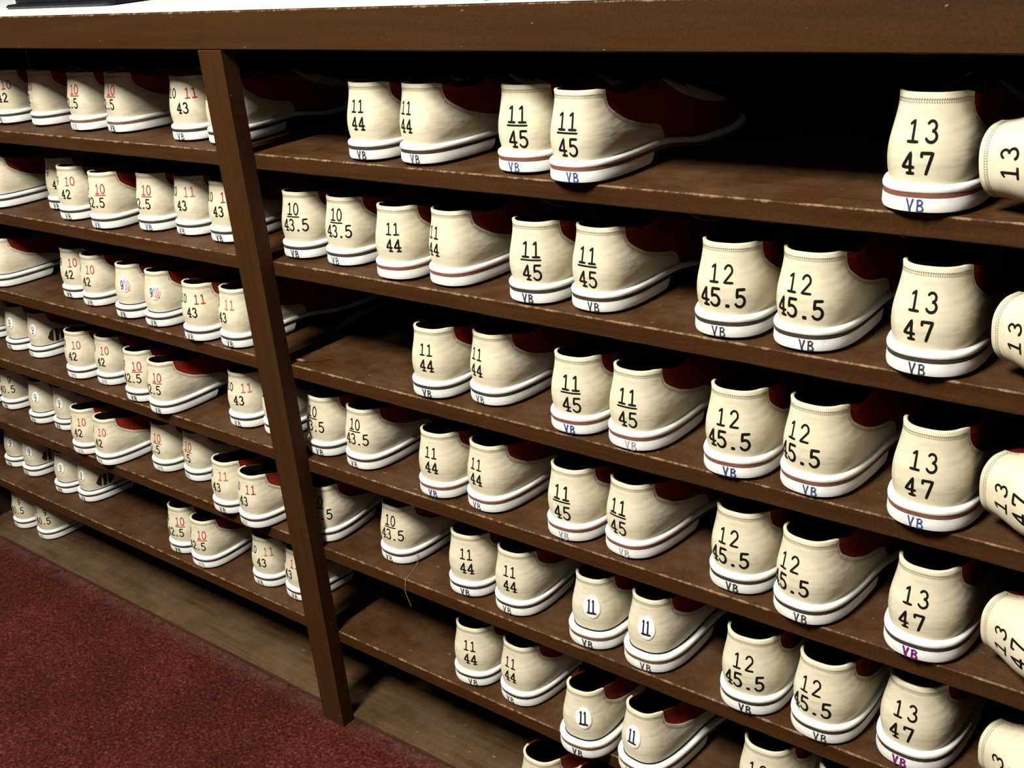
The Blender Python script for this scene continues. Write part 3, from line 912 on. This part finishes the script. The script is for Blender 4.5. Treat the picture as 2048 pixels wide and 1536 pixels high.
 ('L', 4, '9d', 'L', -0.773, 0.0255, 3.3, 'k', 'd', 2, 18, 'cream shoe with round 9 sticker, left of pair, fifth shelf, left bay'),
 ('L', 4, '9d', 'R', -0.7023, 0.0323, -1.9, 'k', 'd', 0, 18, 'cream shoe with round 9 sticker, right of pair, fifth shelf, left bay'),
 ('L', 4, '42', 'L', -0.5717, -0.0073, 2.2, 'f', 'd', 1, 12, 'cream shoe marked red 10 over 42, left of pair, fifth shelf, left bay'),
 ('L', 4, '42', 'R', -0.499, -0.0114, -5.4, 'f', 'd', 0, 10, 'cream shoe marked red 10 over 42, right of pair, fifth shelf, left bay'),
 ('L', 4, '42.5', 'L', -0.384, 0.0241, -2.0, 'f', 'd', 1, 0, 'cream shoe marked red 10 over 42.5, left of pair, fifth shelf, left bay'),
 ('L', 4, '42.5', 'R', -0.3086, 0.0307, -8.0, 'f', 'd', 2, -1, 'cream shoe marked red 10 over 42.5, right of pair, fifth shelf, left bay'),
 ('L', 4, '43', 'L', -0.1727, -0.0136, -2.0, 'k', 'd', 1, 3, 'cream shoe marked red 11 over 43, left of pair, fifth shelf, left bay'),
 ('L', 4, '43', 'R', -0.1018, -0.0208, -4.6, 'f', 'd', 2, 5, 'cream shoe marked red 11 over 43, right of pair, fifth shelf, left bay'),
 ('L', 5, '9d', 'L', -0.9584, 0.0382, 3.3, 'k', 'd', 0, 18, 'cream shoe with round 9 sticker, left pair, sixth shelf, left bay'),
 ('L', 5, '9c', 'R', -0.8827, 0.0344, 2.0, 'k', 'd', 2, 20, 'cream shoe with 9 sticker and dark crest, left pair, sixth shelf, left bay'),
 ('L', 5, '9d', 'L', -0.7542, 0.0278, 1.7, 'k', 'd', 0, 17, 'cream shoe with round 9 sticker, right pair, sixth shelf, left bay'),
 ('L', 5, '9c', 'R', -0.6851, 0.0318, -5.7, 'k', 'd', 1, 13, 'cream shoe with 9 sticker and dark crest, right pair, sixth shelf, left bay'),
 ('L', 5, '42.5', 'L', -0.3599, 0.0097, 6.5, 'k', 'd', 0, 8, 'cream shoe marked red 10 over 42.5, left of pair, sixth shelf, left bay'),
 ('L', 5, '42.5', 'R', -0.2894, 0.0013, 2.0, 'f', 'd', 1, 8, 'cream shoe marked red 10 over 42.5, right of pair, sixth shelf, left bay'),
 ('L', 5, '43', 'L', -0.1522, 0.0185, 3.8, 'k', 'd', 2, 10, 'cream shoe marked red 11 over 43, left of pair, sixth shelf, left bay'),
 ('L', 5, '43', 'R', -0.0813, 0.0202, -7.0, 'k', 'd', 1, 0, 'cream shoe marked red 11 over 43, right of pair, sixth shelf, left bay'),
 ('L', 6, '9', 'L', -0.9957, 0.0345, -1.0, 'f', 'd', 2, 9, 'cream shoe marked 9 over 40.5, left of pair, bottom shelf, left bay'),
 ('L', 6, '9', 'R', -0.905, 0.0364, -0.6, 'f', 'd', 0, 14, 'cream shoe marked 9 over 40.5, right of pair, bottom shelf, left bay'),
 ('R', 0, '47', 'X', 0.9874, -0.0278, -96, 'n', 'r', 0, 0, 'cream shoe marked 13 over 47, lying on its side, top shelf, right bay'),
 ('R', 1, '47', 'X', 0.9944, -0.0359, -96, 'n', 'd', 0, 0, 'cream shoe marked 13 over 47, lying on its side, second shelf, right bay'),
 ('R', 2, '47', 'X', 0.9951, -0.0359, -96, 'n', 'r', 0, 0, 'cream shoe marked 13 over 47, lying on its side, third shelf, right bay'),
 ('R', 3, '47', 'X', 1.0041, -0.0345, -96, 'n', 'd', 0, 0, 'cream shoe marked 13 over 47, lying on its side, fourth shelf, right bay'),
 ('R', 4, '47', 'X', 1.0123, -0.0319, -96, 'n', 'd', 0, 0, 'cream shoe marked 13 over 47, lying on its side, fifth shelf, right bay'),
]
LIE = [-16, -28, -28, -29, -28]      # how far each lying shoe is turned
def put_shoe(ty, foot, loc, rot, ink, var, stripe, red, shift, label):
    side = (-1 if foot == 'L' else 1) * (3 if ty == '47' and foot != 'X' else (5 if ty in ('9d', '9c', '910d', '11d') else 1))
    root = thing('bowling_shoe', label, 'shoe', loc, 'cream and red rental bowling shoes on the shelves')
    k = KS[ty]
    root.scale = (k, k, k)
    root.rotation_euler = rot
    key = (ty, side, ink, var, stripe, red, shift)
    if key in proto:
        copy_shoe(proto[key], root)
    else:
        proto[key] = shoe_parts(root, ty, side, ink, var, stripe, red, shift)
    return root
for i, (bay, row, ty, foot, x, y, yaw, ink, stripe, var, shift, label) in enumerate(SHOES):
    red = 'num_f' if ty == '43' and i % 2 == 0 else 'num_r'
    z = SH[row] + .0002
    if foot != 'X':
        r = put_shoe(ty, foot, (x, y, z), (0, 0, math.radians(yaw)), ink, var, stripe, red, shift, label)
        if 'dangling thread' in label:
            mb = MB()
            P = [(.0338, .0215, .0165), (.0350, .0200, .0080), (.0360, .0175, .0012), (.0400, .0080, .0008), (.0460, -.0060, .0008), (.0510, -.0200, .0006), (.0520, -.0226, -.0060), (.0505, -.0232, -.0150), (.0540, -.0230, -.0270), (.0580, -.0225, -.0380)]
            C = []
            PP = catmull([(a, c) for a, c, d in P], 6); ZZ = catmull([(a, d) for a, c, d in P], 6)
            for (a, c), (_, d) in zip(PP, ZZ):
                C.append([(a + .00035 * math.cos(q), c + .00020 * math.sin(q), d + .00035 * math.sin(q)) for q in np.linspace(0, 2 * math.pi, 5, endpoint=False)])
            mb.loops(C)
            link('loose_thread', mb.mesh('loose_thread', [M['raw']]), r)
    else:
        # lying on its outer side, sole turned to the right
        th = math.radians(yaw)
        rot = (Matrix.Rotation(math.radians(LIE[row]), 3, 'Z') @ Matrix.Rotation(th, 3, 'Y') @ Matrix.Rotation(math.radians(1.7), 3, 'Z')).to_euler()
        r = put_shoe(ty, 'X', (x, y, z + .0502), rot, ink, var, stripe, red, shift, label)
